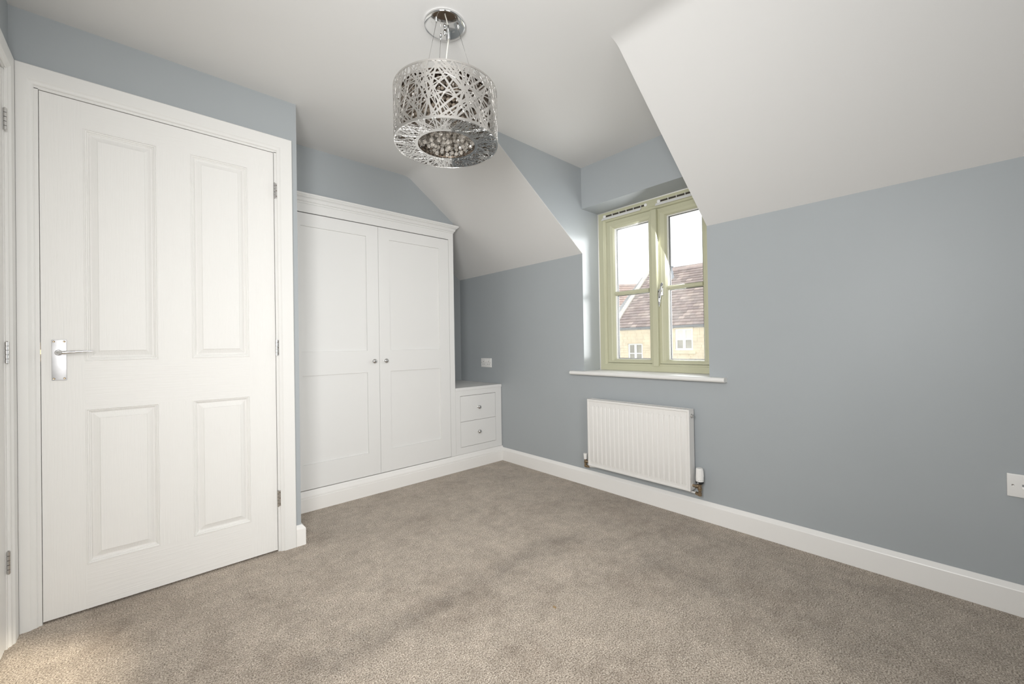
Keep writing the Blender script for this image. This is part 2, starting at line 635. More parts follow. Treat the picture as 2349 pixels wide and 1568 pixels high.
# ------------------------------------------------------------------ panelled doors
def slab_front(mb, x0, x1, z0, z1, yf, panels, profile, mat_up, mat_across, thick):
    """front faces -y. panels: (x0,x1,z0,z1); profile: (inset, depth)"""
    xs = sorted({x0, x1} | {v for p in panels for v in p[:2]})
    zs = sorted({z0, z1} | {v for p in panels for v in p[2:]})
    for i in range(len(xs) - 1):
        for j in range(len(zs) - 1):
            a, b, c, d = xs[i], xs[i + 1], zs[j], zs[j + 1]
            if any(a >= p[0] - 1e-6 and b <= p[1] + 1e-6 and c >= p[2] - 1e-6 and d <= p[3] + 1e-6 for p in panels):
                continue
            rail = 0 < i < len(xs) - 2 and not any(c >= p[2] - 1e-6 and d <= p[3] + 1e-6 for p in panels)
            mb.use(mat_across if rail else mat_up)
            mb.poly([(a, yf, c), (b, yf, c), (b, yf, d), (a, yf, d)])
    mb.use(mat_up)
    for a, b, c, d in panels:
        rings = [[(a + i, yf + e, c + i), (b - i, yf + e, c + i), (b - i, yf + e, d - i), (a + i, yf + e, d - i)] for i, e in profile]
        ring_loft(mb, rings)
    y1 = yf + thick
    mb.poly([(x0, y1, z0), (x0, y1, z1), (x1, y1, z1), (x1, y1, z0)])
    mb.poly([(x0, yf, z0), (x0, y1, z0), (x1, y1, z0), (x1, yf, z0)])
    mb.poly([(x0, yf, z1), (x1, yf, z1), (x1, y1, z1), (x0, y1, z1)])
    mb.poly([(x0, yf, z0), (x0, yf, z1), (x0, y1, z1), (x0, y1, z0)])
    mb.poly([(x1, yf, z0), (x1, y1, z0), (x1, y1, z1), (x1, yf, z1)])


MOULD = [(0, 0), (0.0015, -0.0012), (0.004, -0.0012), (0.0055, 0.0025), (0.009, 0.003), (0.0105, 0.0065), (0.013, 0.0075), (0.0165, 0.0115),
         (0.020, 0.0115), (0.039, 0.0035), (0.0405, 0.0012)]
SHAKER = [(0, 0), (0.0012, 0.009)]

door1 = struct(empty('door_1', (0.11, YD, 0)), 'white moulded four-panel door with chrome lever in the grey wall')
mb = MB('door_grain_up', 'door_grain_across')
slab_front(mb, -0.2755, 0.4975, 0.009, 1.988, YD - 0.001,
           [(-0.162, 0.057, 0.972, 1.886), (0.169, 0.388, 0.972, 1.886), (-0.162, 0.057, 0.18, 0.785), (0.169, 0.388, 0.18, 0.785)],
           MOULD, 'door_grain_up', 'door_grain_across', 0.035)
bmesh.ops.remove_doubles(mb.bm, verts=mb.bm.verts[:], dist=1e-5)
leaf = mb.build('door_leaf', door1)

mb = MB('gloss_white')          # lining with its stop behind the leaf
mb.box(DX0 - 0.010, DX0 + 0.0025, YD - 0.004, YD + 0.12, 0, DZ)
mb.box(DX1 - 0.0025, DX1 + 0.010, YD - 0.004, YD + 0.12, 0, DZ)
mb.box(DX0 - 0.010, DX1 + 0.010, YD - 0.004, YD + 0.12, DZ - 0.0025, DZ + 0.010)
mb.box(DX0, DX0 + 0.014, YD + 0.04, YD + 0.07, 0, DZ)
mb.box(DX1 - 0.014, DX1, YD + 0.04, YD + 0.07, 0, DZ)
mb.box(DX0, DX1, YD + 0.04, YD + 0.07, DZ - 0.014, DZ)
mb.build('door_lining', door1)

# architrave: profile (distance out from the inner edge, projection from the wall)
ARCH = [(0, 0), (0, 0.008), (0.003, 0.011), (0.006, 0.011), (0.012, 0.013), (0.017, 0.0175), (0.020, 0.018), (0.066, 0.018), (0.069, 0.015), (0.069, 0)]


def architrave(parent, along, inner0, inner1, top, plane, sgn, clip0=None):
    """jambs and head mitred; along 'x' (wall faces -y at y=plane) or 'y' (wall faces +x at x=plane)"""
    mb = MB('gloss_white')

    def P(a, proj, z):
        return (a, plane - proj, z) if along == 'x' else (plane + proj, a, z)
    paths = []
    for d, pr in ARCH:
        a0 = inner0 - d
        a1 = inner1 + d
        zt = top + d
        if clip0 is not None:
            a0 = max(a0, clip0)
            a1 = min(a1, clip0 + 10) if along == 'x' else min(a1, clip1)
        paths.append([P(a0, pr, 0), P(a0, pr, zt), P(a1, pr, zt), P(a1, pr, 0)])
    V = [[mb.bm.verts.new(p) for p in path] for path in paths]
    for A, B in zip(V[:-1], V[1:]):
        for k in range(3):
            mb.face([A[k], A[k + 1], B[k + 1], B[k]])
    return mb.build('architrave', parent, smooth=25)


clip1 = YD - 0.0182
architrave(door1, 'x', DX0 - 0.008, DX1 + 0.008, 2.001, YD, -1, clip0=XL + 0.0175)


def hinge_x(parent, x, y, z0, z1):
    """butt hinge knuckle seen from the room, leaves folded between door and lining"""
    mb = MB('satin_chrome')
    n = 5
    h = (z1 - z0) / n
    for k in range(n):
        mb.lathe([(0.0035, 0), (0.0052, 0.0008), (0.0052, h - 0.0012), (0.0035, h - 0.0006)], (x, y, z0 + k * h), seg=12)
    mb.lathe([(0.0025, 0), (0.0025, z1 - z0 + 0.004)], (x, y, z0 - 0.002), seg=8)
    return mb


for z0, z1 in ((1.76, 1.837), (0.974, 1.054), (0.224, 0.304)):
    m = hinge_x(door1, 0.5005, YD - 0.007, z0, z1)
    m.box(0.501, 0.511, YD - 0.0098, YD - 0.002, z0 + 0.002, z1 - 0.002)
    hg = m.build('hinge', door1, smooth=40)
    for zz in (0.15, 0.5, 0.85):
        s = MB('bronze_fitting')
        s.lathe([(0.0024, 0), (0.0018, 0.0012), (0, 0.0014)], (0.5085, YD - 0.0098, z0 + (z1 - z0) * zz), (0, -1, 0), seg=8)
        s.build('hinge_screw', hg)

# lever handle on its backplate
px0, px1, pz0, pz1 = -0.2490, -0.2100, 0.902, 1.056
mb = MB('plate_chrome')
mb.box(px0, px1, YD - 0.0045, YD - 0.001, pz0, pz1, bevel=0.0018)
mb.lathe([(0.0, 0.0), (0.0105, 0.0), (0.0105, 0.005), (0.008, 0.007), (0.008, 0.012)], (-0.2305, YD - 0.0045, 1.0075), (0, -1, 0), seg=24)
plate = mb.build('lever_handle', door1, smooth=40)
mb = MB('chrome')
lz = 1.0075
path, rad = [], []
for t in range(6):
    path.append((-0.2305, YD - 0.012 - 0.03 * t / 5, lz))
    rad.append(0.0062)
for t in range(1, 5):
    a = t / 4 * math.pi / 2
    path.append((-0.2305 + 0.012 * (1 - math.cos(a)), YD - 0.042 - 0.010 * math.sin(a), lz))
    rad.append(0.0066)
for t in range(1, 12):
    path.append((-0.2185 + 0.082 * t / 11, YD - 0.052 + 0.004 * t / 11, lz + 0.004 * t / 11))
    rad.append(0.0066 - 0.0036 * t / 11)
path.append((-0.135, YD - 0.048, lz + 0.004))
rad.append(0.0012)
mb.tube(path, rad, 14)
mb.build('lever', plate, smooth=45)
for sx in (px0 + 0.006, px1 - 0.006):
    for sz in (pz0 + 0.007, pz1 - 0.007):
        mb = MB('aged_brass')
        mb.lathe([(0.0036, 0), (0.0030, 0.0008), (0.0012, 0.0003), (0, 0.0003)], (sx, YD - 0.0045, sz), (0, -1, 0), seg=12)
        mb.build('plate_screw', plate, smooth=40)
mb = MB('aged_brass', 'brass')
mb.box(-0.2793, -0.2765, YD + 0.002, YD + 0.018, 0.975, 1.045)
mb.use('brass')
mb.box(-0.2793, -0.2752, YD + 0.001, YD + 0.014, 1.003, 1.019)
mb.build('latch', door1)

# second door, in the wall at the left edge of the picture
door2 = struct(empty('door_2', (XL, 1.81, 0)), 'white door at the left edge with three chrome hinges')
mb = MB('door_grain_up', 'door_grain_across')
slab_front(mb, -2.201, -1.43, 0.009, 1.984, 0.0, [(-2.09, -1.87, 0.972, 1.886), (-1.76, -1.54, 0.972, 1.886), (-2.09, -1.87, 0.18, 0.785), (-1.76, -1.54, 0.18, 0.785)],
           MOULD, 'door_grain_up', 'door_grain_across', 0.035)
bmesh.ops.remove_doubles(mb.bm, verts=mb.bm.verts[:], dist=1e-5)
# turn: front -y -> +x ; local x -> -y
for v in mb.bm.verts:
    x, y, z = v.co
    v.co = (XL - y + 0.001, -x, z)
mb.build('door_leaf', door2)
mb = MB('gloss_white')
mb.box(XL - 0.1, XL + 0.004, LY1 - 0.0025, LY1 + 0.010, 0, DZ)
mb.box(XL - 0.1, XL + 0.004, LY0 - 0.001, LY0 + 0.0025, 0, DZ)
mb.box(XL - 0.1, XL + 0.004, LY0 - 0.01, LY1 + 0.01, DZ - 0.004, DZ + 0.010)
mb.build('door_lining', door2)
architrave(door2, 'y', LY0 - 0.008, LY1 + 0.008, 1.997, XL, 1, clip0=0)
for z0, z1 in ((1.775, 1.852), (0.974, 1.048), (0.255, 0.332)):
    m = hinge_x(door2, XL + 0.008, LY1 - 0.003, z0, z1)
    m.build('hinge', door2, smooth=40)

# ------------------------------------------------------------------ skirting boards
SK = [(0, 0), (0.018, 0), (0.018, 0.090), (0.0165, 0.0935), (0.003, 0.110), (0, 0.110)]    # (projection, z)
mb = MB('skirt_white')
mb.prism([(W - a, z) for a, z in SK], 'y', YN, YF - 0.004)
struct(mb.build('baseboard_right'), 'white chamfered skirting board along the window wall')
mb = MB('skirt_white')          # short wrap round the corner beside the door
o = [(0.579, YD), (XR, YD), (XR, YF)]
pv = []
for a, z in [(0, 0), (0.018, 0), (0.018, 0.084), (0.016, 0.088), (0.002, 0.102), (0, 0.102)]:
    pv.append([mb.bm.verts.new(p) for p in ((0.579, YD - a, z), (XR + a, YD - a, z), (XR + a, YF - 0.025, z))])
for A, B in zip(pv[:-1], pv[1:]):
    for k in range(2):
        mb.face([A[k], A[k + 1], B[k + 1], B[k]])
mb.face([r[0] for r in pv])
struct(mb.build('baseboard_front'), 'short white skirting block wrapping the corner beside the door')
mb = MB('skirt_white')
PL = [(YF + 0.03, 0), (2.723, 0), (2.723, 0.079), (2.7245, 0.081), (2.7275, 0.082), (2.7265, 0.086), (2.7260, 0.091), (2.7275, 0.097), (2.7320, 0.104),
      (2.7345, 0.108), (2.7350, 0.112), (2.7390, 0.119), (2.7430, 0.124), (YF + 0.03, 0.124)]
mb.prism(PL, 'x', XR + 0.001, W - 0.001)
struct(mb.build('baseboard_far', smooth=30), 'white moulded plinth running under the wardrobe and the bedside drawers')
mb = MB('skirt_white')
mb.prism([(YN + a, z) for a, z in SK], 'x', XL + 0.02, W - 0.02)
struct(mb.build('baseboard_near'))
mb = MB('skirt_white')
mb.prism([(XL + a, z) for a, z in SK], 'y', YN + 0.02, LY0 - 0.08)
struct(mb.build('baseboard_left'))


# ------------------------------------------------------------------ fitted wardrobe
def knob(parent, x, z, y=YF):
    mb = MB('satin_chrome')
    mb.lathe([(0.0, 0), (0.0095, 0), (0.0095, 0.002), (0.0062, 0.004), (0.0062, 0.010), (0.010, 0.0125), (0.0145, 0.016), (0.0155, 0.019), (0.0145, 0.0225),
              (0.011, 0.0255), (0.006, 0.0275), (0, 0.028)], (x, y, z), (0, -1, 0), seg=28)
    return mb.build('knob', parent, smooth=50)


XW0, XW1 = XR + 0.002, 1.868
ward = empty('fitted_wardrobe', (1.24, YF, 0.125))
tag(ward, 'white fitted wardrobe with two shaker doors and a moulded cornice', 'wardrobe')
ZW = 0.1255
mb = MB('cabinet_white', 'dark_gap')
mb.box(XW0, 0.6490, YF, YF + 0.022, ZW, 1.857)
mb.box(1.8230, XW1, YF, YF + 0.022, ZW, 1.857)
mb.box(XW0, XW1, YF, YF + 0.022, 1.8575, 1.93)
mb.box(XW1 - 0.018, XW1, YF + 0.022, YB - 0.004, ZW, 1.93)
mb.box(XW0, XW1 - 0.018, YF + 0.022, YB - 0.004, 1.912, 1.929)
mb.use('dark_gap')
mb.box(XW0, XW1 - 0.019, YF + 0.3, YF + 0.31, ZW + 0.01, 1.905)
mb.box(XW0, XW1 - 0.019, YF + 0.03, YF + 0.3, ZW, ZW + 0.012)
mb.build('carcass', ward)
for (a, b, c, d) in ((0.652, 1.2362, 0.738, 1.152), (1.2382, 1.8205, 1.320, 1.732)):
    mb = MB('cabinet_white')
    slab_front(mb, a, b, 0.1285, 1.8515, YF, [(c, d, 0.985, 1.772), (c, d, 0.282, 0.835)], SHAKER, 'cabinet_white', 'cabinet_white', 0.02)
    bmesh.ops.remove_doubles(mb.bm, verts=mb.bm.verts[:], dist=1e-5)
    dr = mb.build('wardrobe_door', ward)
    knob(dr, 1.1945 if a < 1 else 1.2800, 0.911)
# cornice: profile (projection, z), swept along the front and returned down the side
CO = [(0, 1.912), (0.005, 1.912), (0.005, 1.918), (0.008, 1.922), (0.013, 1.924), (0.013, 1.929), (0.0155, 1.929), (0.017, 1.936), (0.022, 1.943), (0.029, 1.946), (0.029, 1.950),
      (0.033, 1.950), (0.036, 1.955), (0.040, 1.957), (0.040, 1.9665), (0.036, 1.969), (0, 1.972)]
mb = MB('cabinet_white')
pv = []
for a, z in CO:
    pv.append([mb.bm.verts.new(p) for p in ((XW0, YF - a, z), (XW1 + a * 0.8, YF - a, z), (XW1 + a * 0.8, YF + 0.10, z))])
for A, B in zip(pv[:-1], pv[1:]):
    for k in range(2):
        mb.face([A[k], A[k + 1], B[k + 1], B[k]])
mb.build('cornice', ward, smooth=12)

# ------------------------------------------------------------------ bedside drawer unit in the niche
bed = empty('bedside_drawers', (2.11, YF, 0.125))
tag(bed, 'low white built-in two-drawer unit beside the wardrobe under the slope', 'drawers')
BX0, BX1 = XW1 + 0.001, 2.353
mb = MB('cabinet_white', 'dark_gap')
mb.box(BX0, 1.9145, YF, YF + 0.022, ZW, 0.641)
mb.box(2.2865, BX1, YF, YF + 0.022, ZW, 0.641)
mb.box(1.9145, 2.2865, YF, YF + 0.022, 0.5975, 0.641)
mb.box(1.9145, 2.2865, YF, YF + 0.022, ZW, 0.1800)
mb.use('dark_gap')
mb.box(1.9145, 2.2865, YF + 0.03, YF + 0.04, 0.18, 0.60)
mb.use('cabinet_white')
mb.box(BX0, BX1, YF + 0.04, YB - 0.004, ZW, 0.641)
mb.build('carcass', bed)
mb = MB('cabinet_white')
mb.box(BX0, BX1 + 0.002, YF - 0.004, YB - 0.002, 0.6415, 0.665, bevel=0.0015)
mb.build('top', bed)
for z0, z1, kz in ((0.3880, 0.5945, 0.492), (0.1825, 0.3855, 0.288)):
    mb = MB('cabinet_white')
    mb.box(1.9170, 2.2840, YF, YF + 0.02, z0, z1, bevel=0.0008)
    d = mb.build('drawer', bed)
    knob(d, 2.0985, kz)

# ------------------------------------------------------------------ window
win = struct(empty('window_1', (2.58, 1.392, ZS)), 'sage-green framed double casement window in the dormer')


def yz_ring(mb, outer, inner, xf, xb, steps):
    """picture-frame in the y-z plane. outer/inner = (y0,y1,z0,z1); steps = (fraction outer->inner, x)"""
    rings = []
    for t, x in steps:
        r = [o_ + (i_ - o_) * t for o_, i_ in zip(outer, inner)]
        rings.append([(x, r[0], r[2]), (x, r[1], r[2]), (x, r[1], r[3]), (x, r[0], r[3])])
    ring_loft(mb, rings, close_last=False)


XF = 2.554
OUT = (Y1 + 0.002, Y2 - 0.003, ZS + 0.001, ZH - 0.001)
INN = (1.015, 1.767, 0.866, 1.905)
mb = MB('sage_frame')
yz_ring(mb, OUT, INN, XF, XF + 0.07, [(0, XF + 0.07), (0, XF), (0.72, XF), (0.76, XF + 0.004), (0.93, XF + 0.007), (1.0, XF + 0.016), (1.0, XF + 0.07), (0, XF + 0.07)])
mb.box(XF + 0.02, XF + 0.07, 1.365, 1.40, 0.866, 1.905)
mb.build('frame', win)
mb = MB('sage_frame')
mb.prism([(XF + 0.03, 1.357), (XF - 0.010, 1.357), (XF - 0.014, 1.361), (XF - 0.014, 1.392), (XF - 0.010, 1.396), (XF - 0.008, 1.404), (XF + 0.03, 1.405)], 'z', 0.851, 1.897)
mb.build('mullion', win)
XS = XF + 0.014


def sash(y0, y1, gy0, gy1):
    mb = MB('sage_frame', 'sealant')
    so, si = (y0, y1, 0.868, 1.903), (gy0 - 0.004, gy1 + 0.004, 0.893, 1.849)
    yz_ring(mb, so, si, 0, 0, [(0, XS + 0.05), (0, XS), (0.55, XS), (0.62, XS + 0.002), (0.85, XS + 0.006), (1.0, XS + 0.020)])
    mb.use('sealant')
    yz_ring(mb, si, (gy0, gy1, 0.897, 1.845), 0, 0, [(0, XS + 0.020), (0, XS + 0.03), (1, XS + 0.03), (1, XS + 0.05)])
    s = mb.build('sash', win)
    mb = MB('sage_frame')
    mb.prism([(XS + 0.034, 1.356), (XS + 0.022, 1.356), (XS + 0.012, 1.361), (XS + 0.009, 1.370), (XS + 0.012, 1.379), (XS + 0.022, 1.384), (XS + 0.034, 1.384)], 'y', gy0 - 0.004, gy1 + 0.004)
    mb.build('glazing_bar', s)
    for z0, z1 in ((0.895, 1.358), (1.382, 1.847)):
        mb = MB('window_glass')
        mb.box(XS + 0.030, XS + 0.034, gy0 - 0.002, gy1 + 0.002, z0, z1)
        mb.build('glass_pane', s)
        mb = MB('black_plastic')      # dark spacer round the double glazing
        yz_ring(mb, (gy0 - 0.003, gy1 + 0.003, z0 - 0.001, z1 + 0.001), (gy0 + 0.005, gy1 - 0.005, z0 + 0.005, z1 - 0.005), 0, 0, [(0, XS + 0.038), (1, XS + 0.038), (1, XS + 0.05), (0, XS + 0.05), (0, XS + 0.038)])
        mb.build('glazing_spacer', s)
    return s


sash(1.378, 1.765, 1.442, 1.703)
s2 = sash(1.017, 1.385, 1.079, 1.300)
mb = MB('sealant')
mb.tube([(XF - 0.001, Y2 - 0.002, ZS), (XF - 0.001, Y2 - 0.002, ZH - 0.002)], 0.004, 8)
mb.tube([(XF - 0.001, Y1 + 0.002, ZH - 0.002), (XF - 0.001, Y2 - 0.002, ZH - 0.002)], 0.004, 8)
mb.build('sealant_bead', win, smooth=True)

for ya, yb, slot1 in ((1.788, 1.470, 1.430), (1.360, 1.050, 1.020)):
    mb = MB('plastic_white', 'dark_gap')
    mb.use('dark_gap')
    mb.box(XF - 0.0015, XF + 0.001, slot1 + 0.008, ya - 0.022, 1.940, 1.951)
    mb.use('plastic_white')
    for k in range(6):
        yy = ya - 0.03 - k * (ya - yb - 0.03) / 5
        mb.box(XF - 0.006, XF - 0.001, yy - 0.0015, yy + 0.0015, 1.938, 1.953)
    for yy in (ya - 0.018, slot1 + 0.006):
        mb.lathe([(0.0105, 0), (0.0105, 0.004), (0.008, 0.0055)], (XF, yy, 1.946), (-1, 0, 0), seg=20)
    v = mb.build('trickle_vent', win)
    mb = MB('plastic_white')
    mb.prism([(XF - 0.001, 1.9365), (XF - 0.005, 1.9365), (XF - 0.017, 1.917), (XF - 0.0155, 1.916), (XF - 0.001, 1.930)], 'y', yb, ya)
    mb.build('vent_flap', v)

# espagnolette handle on the right-hand casement
mb = MB('chrome', 'black_plastic')
hy = 1.336
mb.box(XS - 0.006, XS, hy - 0.009, hy + 0.011, 1.318, 1.405, bevel=0.004, segs=3)
mb.box(XS - 0.022, XS - 0.002, hy - 0.006, hy + 0.020, 1.318, 1.362, bevel=0.005, segs=3)
mb.use('black_plastic')
mb.lathe([(0.006, 0), (0.006, 0.001), (0, 0.001)], (XS - 0.0222, hy + 0.010, 1.345), (-1, 0, 0), seg=16)
h = mb.build('window_handle', win, smooth=40)
mb = MB('chrome')
pts, rad = [], []
for i in range(13):
    t = i / 12
    pts.append((XS - 0.020 - 0.022 * math.sin(t * math.pi * 0.62), hy - 0.004 + 0.006 * t, 1.378 - 0.134 * t))
    rad.append(0.0055 + 0.0035 * math.sin(math.pi * min(1, t * 1.1)) - 0.003 * max(0, t - 0.7) / 0.3)
mb.tube(pts, rad, 12)
mb.tube([(XS - 0.002, hy - 0.004, 1.378), (XS - 0.022, hy - 0.004, 1.378)], 0.007, 12)
mb.build('handle_lever', h, smooth=50)

mb = MB('gloss_white')
nose = []
for k in range(9):
    a = math.pi / 2 + math.pi * k / 8
    nose.append((W - 0.034 + 0.013 * math.cos(a), ZS - 0.013 + 0.013 * math.sin(a)))
mb.prism([(W + 0.001, ZS - 0.026), (W + 0.001, ZS)] + nose, 'y', 0.862, 1.930)
mb.box(W, XF + 0.06, Y1 + 0.001, Y2 - 0.001, ZS - 0.026, ZS)
mb.build('window_sill', win, smooth=30)

# ------------------------------------------------------------------ radiator
rad_ = empty('radiator', (2.30, 1.39, 0.17))
tag(rad_, 'white pressed steel panel radiator under the window with thermostatic valve', 'radiator')
RF, RY0, RY1, RZ0_, RZ1_ = 2.273, 1.040, 1.742, 0.170, 0.625
mb = MB('radiator_white')
n = 20
yc = [1.7085 - k * (1.7085 - 1.0735) / (n - 1) for k in range(n)]
flat = RF + 0.004
# front sheet: border frame and vertical flutes
prof = [(RY1 - 0.010, flat)]
for y in yc:
    prof += [(y + 0.0125, flat), (y + 0.0095, flat - 0.0045), (y - 0.0095, flat - 0.0045), (y - 0.0125, flat)]
prof.append((RY0 + 0.010, flat))
za, zb = 0.206, 0.578
rows = [(RZ0_ + 0.012, 0), (za - 0.006, 0), (za + 0.006, 1), (zb - 0.006, 1), (zb + 0.006, 0), (RZ1_ - 0.012, 0)]
grid = [[mb.bm.verts.new((flat + (x - flat) * k, y, z)) for y, x in prof] for z, k in rows]
for A, B in zip(grid[:-1], grid[1:]):
    for i in range(len(prof) - 1):
        mb.face([A[i], A[i + 1], B[i + 1], B[i]])
yz_ring(mb, (RY0, RY1, RZ0_, RZ1_), (RY0 + 0.010, RY1 - 0.010, RZ0_ + 0.012, RZ1_ - 0.012), 0, 0,
        [(0, RF + 0.018), (0, RF + 0.002), (0.15, RF), (0.75, RF), (1, flat)])
mb.poly([(RF + 0.018, RY0, RZ0_), (RF + 0.018, RY1, RZ0_), (RF + 0.018, RY1, RZ1_), (RF + 0.018, RY0, RZ1_)])
mb.build('front_panel', rad_, smooth=28)
mb = MB('radiator_white')
mb.box(RF + 0.05, RF + 0.058, RY0 + 0.01, RY1 - 0.01, RZ0_ + 0.02, RZ1_ - 0.02)
for k in range(34):
    y = RY0 + 0.035 + k * (RY1 - RY0 - 0.07) / 33
    mb.box(RF + 0.019, RF + 0.049, y - 0.004, y + 0.004, RZ0_ + 0.03, RZ1_ - 0.02)
tag(mb.build('convector_fins', rad_), kind='stuff')
for ya, yb in ((RY0 - 0.003, RY0 + 0.004), (RY1 - 0.004, RY1 + 0.003)):
    mb = MB('radiator_white')
    mb.box(RF + 0.001, RF + 0.062, ya, yb, RZ0_ + 0.002, RZ1_ + 0.003, bevel=0.0015)
    mb.box(RF + 0.004, RF + 0.058, ya - 0.0006 if ya < 1.4 else ya, yb + 0.0006 if ya > 1.4 else yb, RZ0_ + 0.075, RZ0_ + 0.095)
    mb.build('side_panel', rad_)
mb = MB('radiator_white')
mb.box(RF + 0.002, RF + 0.016, RY0 + 0.004, RY1 - 0.004, RZ1_ - 0.003, RZ1_ + 0.002)
mb.box(RF + 0.052, RF + 0.060, RY0 + 0.004, RY1 - 0.004, RZ1_ - 0.003, RZ1_ + 0.002)
for k in range(60):
    y = RY0 + 0.012 + k * (RY1 - RY0 - 0.024) / 59
    mb.box(RF + 0.016, RF + 0.052, y - 0.0022, y + 0.0022, RZ1_ - 0.003, RZ1_ + 0.001)
mb.build('top_grille', rad_)
mb = MB('satin_chrome', 'bronze_fitting')
mb.lathe([(0.013, 0), (0.013, 0.002), (0.010, 0.003), (0.010, 0.009), (0.006, 0.011), (0.006, 0.014), (0, 0.014)], (RF + 0.031, RY0 - 0.003, 0.590), (0, -1, 0), seg=16)
mb.build('vent_plug', rad_, smooth=35)
for y in (1.62, 1.16):
    mb = MB('radiator_white')
    mb.box(RF + 0.058, W, y - 0.012, y + 0.012, 0.22, 0.56)
    mb.build('wall_bracket', rad_)
# thermostatic valve, right-hand end
vx, vy = RF + 0.030, 0.997
mb = MB('aged_brass')
mb.lathe([(0.0, 0.0), (0.009, 0.0), (0.0105, 0.002), (0.0105, 0.018), (0.0085, 0.020), (0.0085, 0.030), (0.0115, 0.032), (0.0115, 0.045), (0.010, 0.047), (0.010, 0.060), (0.0135, 0.062),
          (0.0135, 0.070)], (vx, vy, 0.150), seg=14)
mb.lathe([(0.008, 0), (0.0095, 0.004), (0.0095, 0.010), (0.0115, 0.012), (0.0115, 0.024), (0.008, 0.026), (0.008, 0.044)], (vx, vy - 0.002, 0.200), (0, 1, 0), seg=6)
mb.tube([(vx, vy, 0.156), (vx + 0.004, vy + 0.010, 0.156), (vx + 0.010, vy + 0.024, 0.157)], 0.0095, 12)
vb = mb.build('valve_body', rad_, smooth=35)
mb = MB('plastic_white')
mb.lathe([(0.012, 0), (0.012, 0.003)], (vx, RY0 - 0.001, 0.200), (0, -1, 0), seg=16)
mb.build('valve_gasket', vb)
mb = MB('black_plastic', 'plastic_white')
mb.lathe([(0.0145, 0), (0.0150, 0.004), (0.0205, 0.007), (0.0205, 0.017)], (vx, vy, 0.2155), seg=28)
mb.use('plastic_white')
mb.prism([(vx - 0.0206 - 0.0004, vy - 0.001), (vx - 0.0212, vy - 0.001), (vx - 0.0212, vy + 0.003), (vx - 0.0206, vy + 0.003)], 'z', 0.222, 0.229)
mb.build('thermostat_collar', rad_, smooth=35)
mb = MB('plastic_white', 'grey_mark')
seg, rows = 36, [(0.0208, 0.2325), (0.0212, 0.236), (0.0212, 0.250), (0.0208, 0.258), (0.0190, 0.297), (0.0178, 0.3025), (0.0150, 0.3050), (0.0, 0.3055)]
mb.lathe([(r, z - 0.2325) for r, z in rows], (vx, vy, 0.2325), seg=seg)
for k in range(6):                                  # finger grooves and the row of setting dots
    a = math.radians(190 + k * 24)
    c = Vector((math.cos(a), math.sin(a), 0))
    mb.use('grey_mark')
    mb.lathe([(0.0014, 0), (0.0014, 0.0004), (0, 0.0004)], Vector((vx, vy, 0.241)) + c * 0.0211, c, seg=8)
mb.use('plastic_white')
for a in (200, 212, 224, 262, 274, 286):
    c = Vector((math.cos(math.radians(a)), math.sin(math.radians(a)), 0))
    mb.tube([Vector((vx, vy, 0.259)) + c * 0.0205, Vector((vx, vy, 0.294)) + c * 0.0190], 0.0013, 6)
mb.build('thermostat_head', rad_, smooth=35)
# lockshield valve, left-hand end
wy = 1.789
mb = MB('aged_brass')
mb.lathe([(0, 0), (0.008, 0), (0.0095, 0.002), (0.0095, 0.014), (0.008, 0.016), (0.008, 0.026), (0.0105, 0.028), (0.0105, 0.040), (0.0085, 0.042), (0.0085, 0.056)], (vx, wy, 0.146), seg=14)
mb.lathe([(0.008, 0), (0.0105, 0.002), (0.0105, 0.014), (0.008, 0.016), (0.008, 0.046)], (vx, wy - 0.002, 0.185), (0, -1, 0), seg=6)
mb.tube([(vx, wy, 0.152), (vx + 0.004, wy - 0.012, 0.152), (vx + 0.008, wy - 0.028, 0.152)], 0.009, 12)
mb.build('valve_body', rad_, smooth=35)
mb = MB('plastic_white')
mb.lathe([(0.0105, 0), (0.0115, 0.004), (0.0135, 0.034), (0.0140, 0.038), (0.0125, 0.040), (0, 0.0405)], (vx, wy, 0.2005), seg=20)
mb.build('lockshield_cap', rad_, smooth=35)
for y0, s_ in ((vy + 0.022, 1), (wy - 0.026, -1)):
    mb = MB('plastic_white')
    mb.tube([(vx + 0.009, y0, 0.157 if s_ > 0 else 0.152), (vx + 0.020, y0 + s_ * 0.05, 0.156), (vx + 0.032, y0 + s_ * 0.12, 0.155), (vx + 0.042, y0 + s_ * 0.15, 0.155), (W + 0.005, y0 + s_ * 0.155, 0.155)], 0.0055, 10)
    mb.build('feed_pipe', rad_, smooth=45)

# ------------------------------------------------------------------ a fleck of debris on the carpet
mb = MB('fleck_tan')
fx, fy = 1.168, 1.068
pts = [(-0.004, -0.009), (0.003, -0.008), (0.005, 0.001), (0.002, 0.009), (-0.003, 0.007), (-0.005, 0.0)]
b0 = [mb.bm.verts.new((fx + a, fy + b, 0.0006)) for a, b in pts]
b1 = [mb.bm.verts.new((fx + a * 0.8, fy + b * 0.85, 0.003)) for a, b in pts]
tp = mb.bm.verts.new((fx, fy, 0.0042))
for i in range(6):
    j = (i + 1) % 6
    mb.face([b0[i], b0[j], b1[j], b1[i]])
    mb.face([b1[i], b1[j], tp])
mb.face(b0[::-1])
tag(mb.build('dried_leaf_fleck', loc=(fx, fy, 0)), 'tiny tan dried fleck lying on the beige carpet', 'debris')

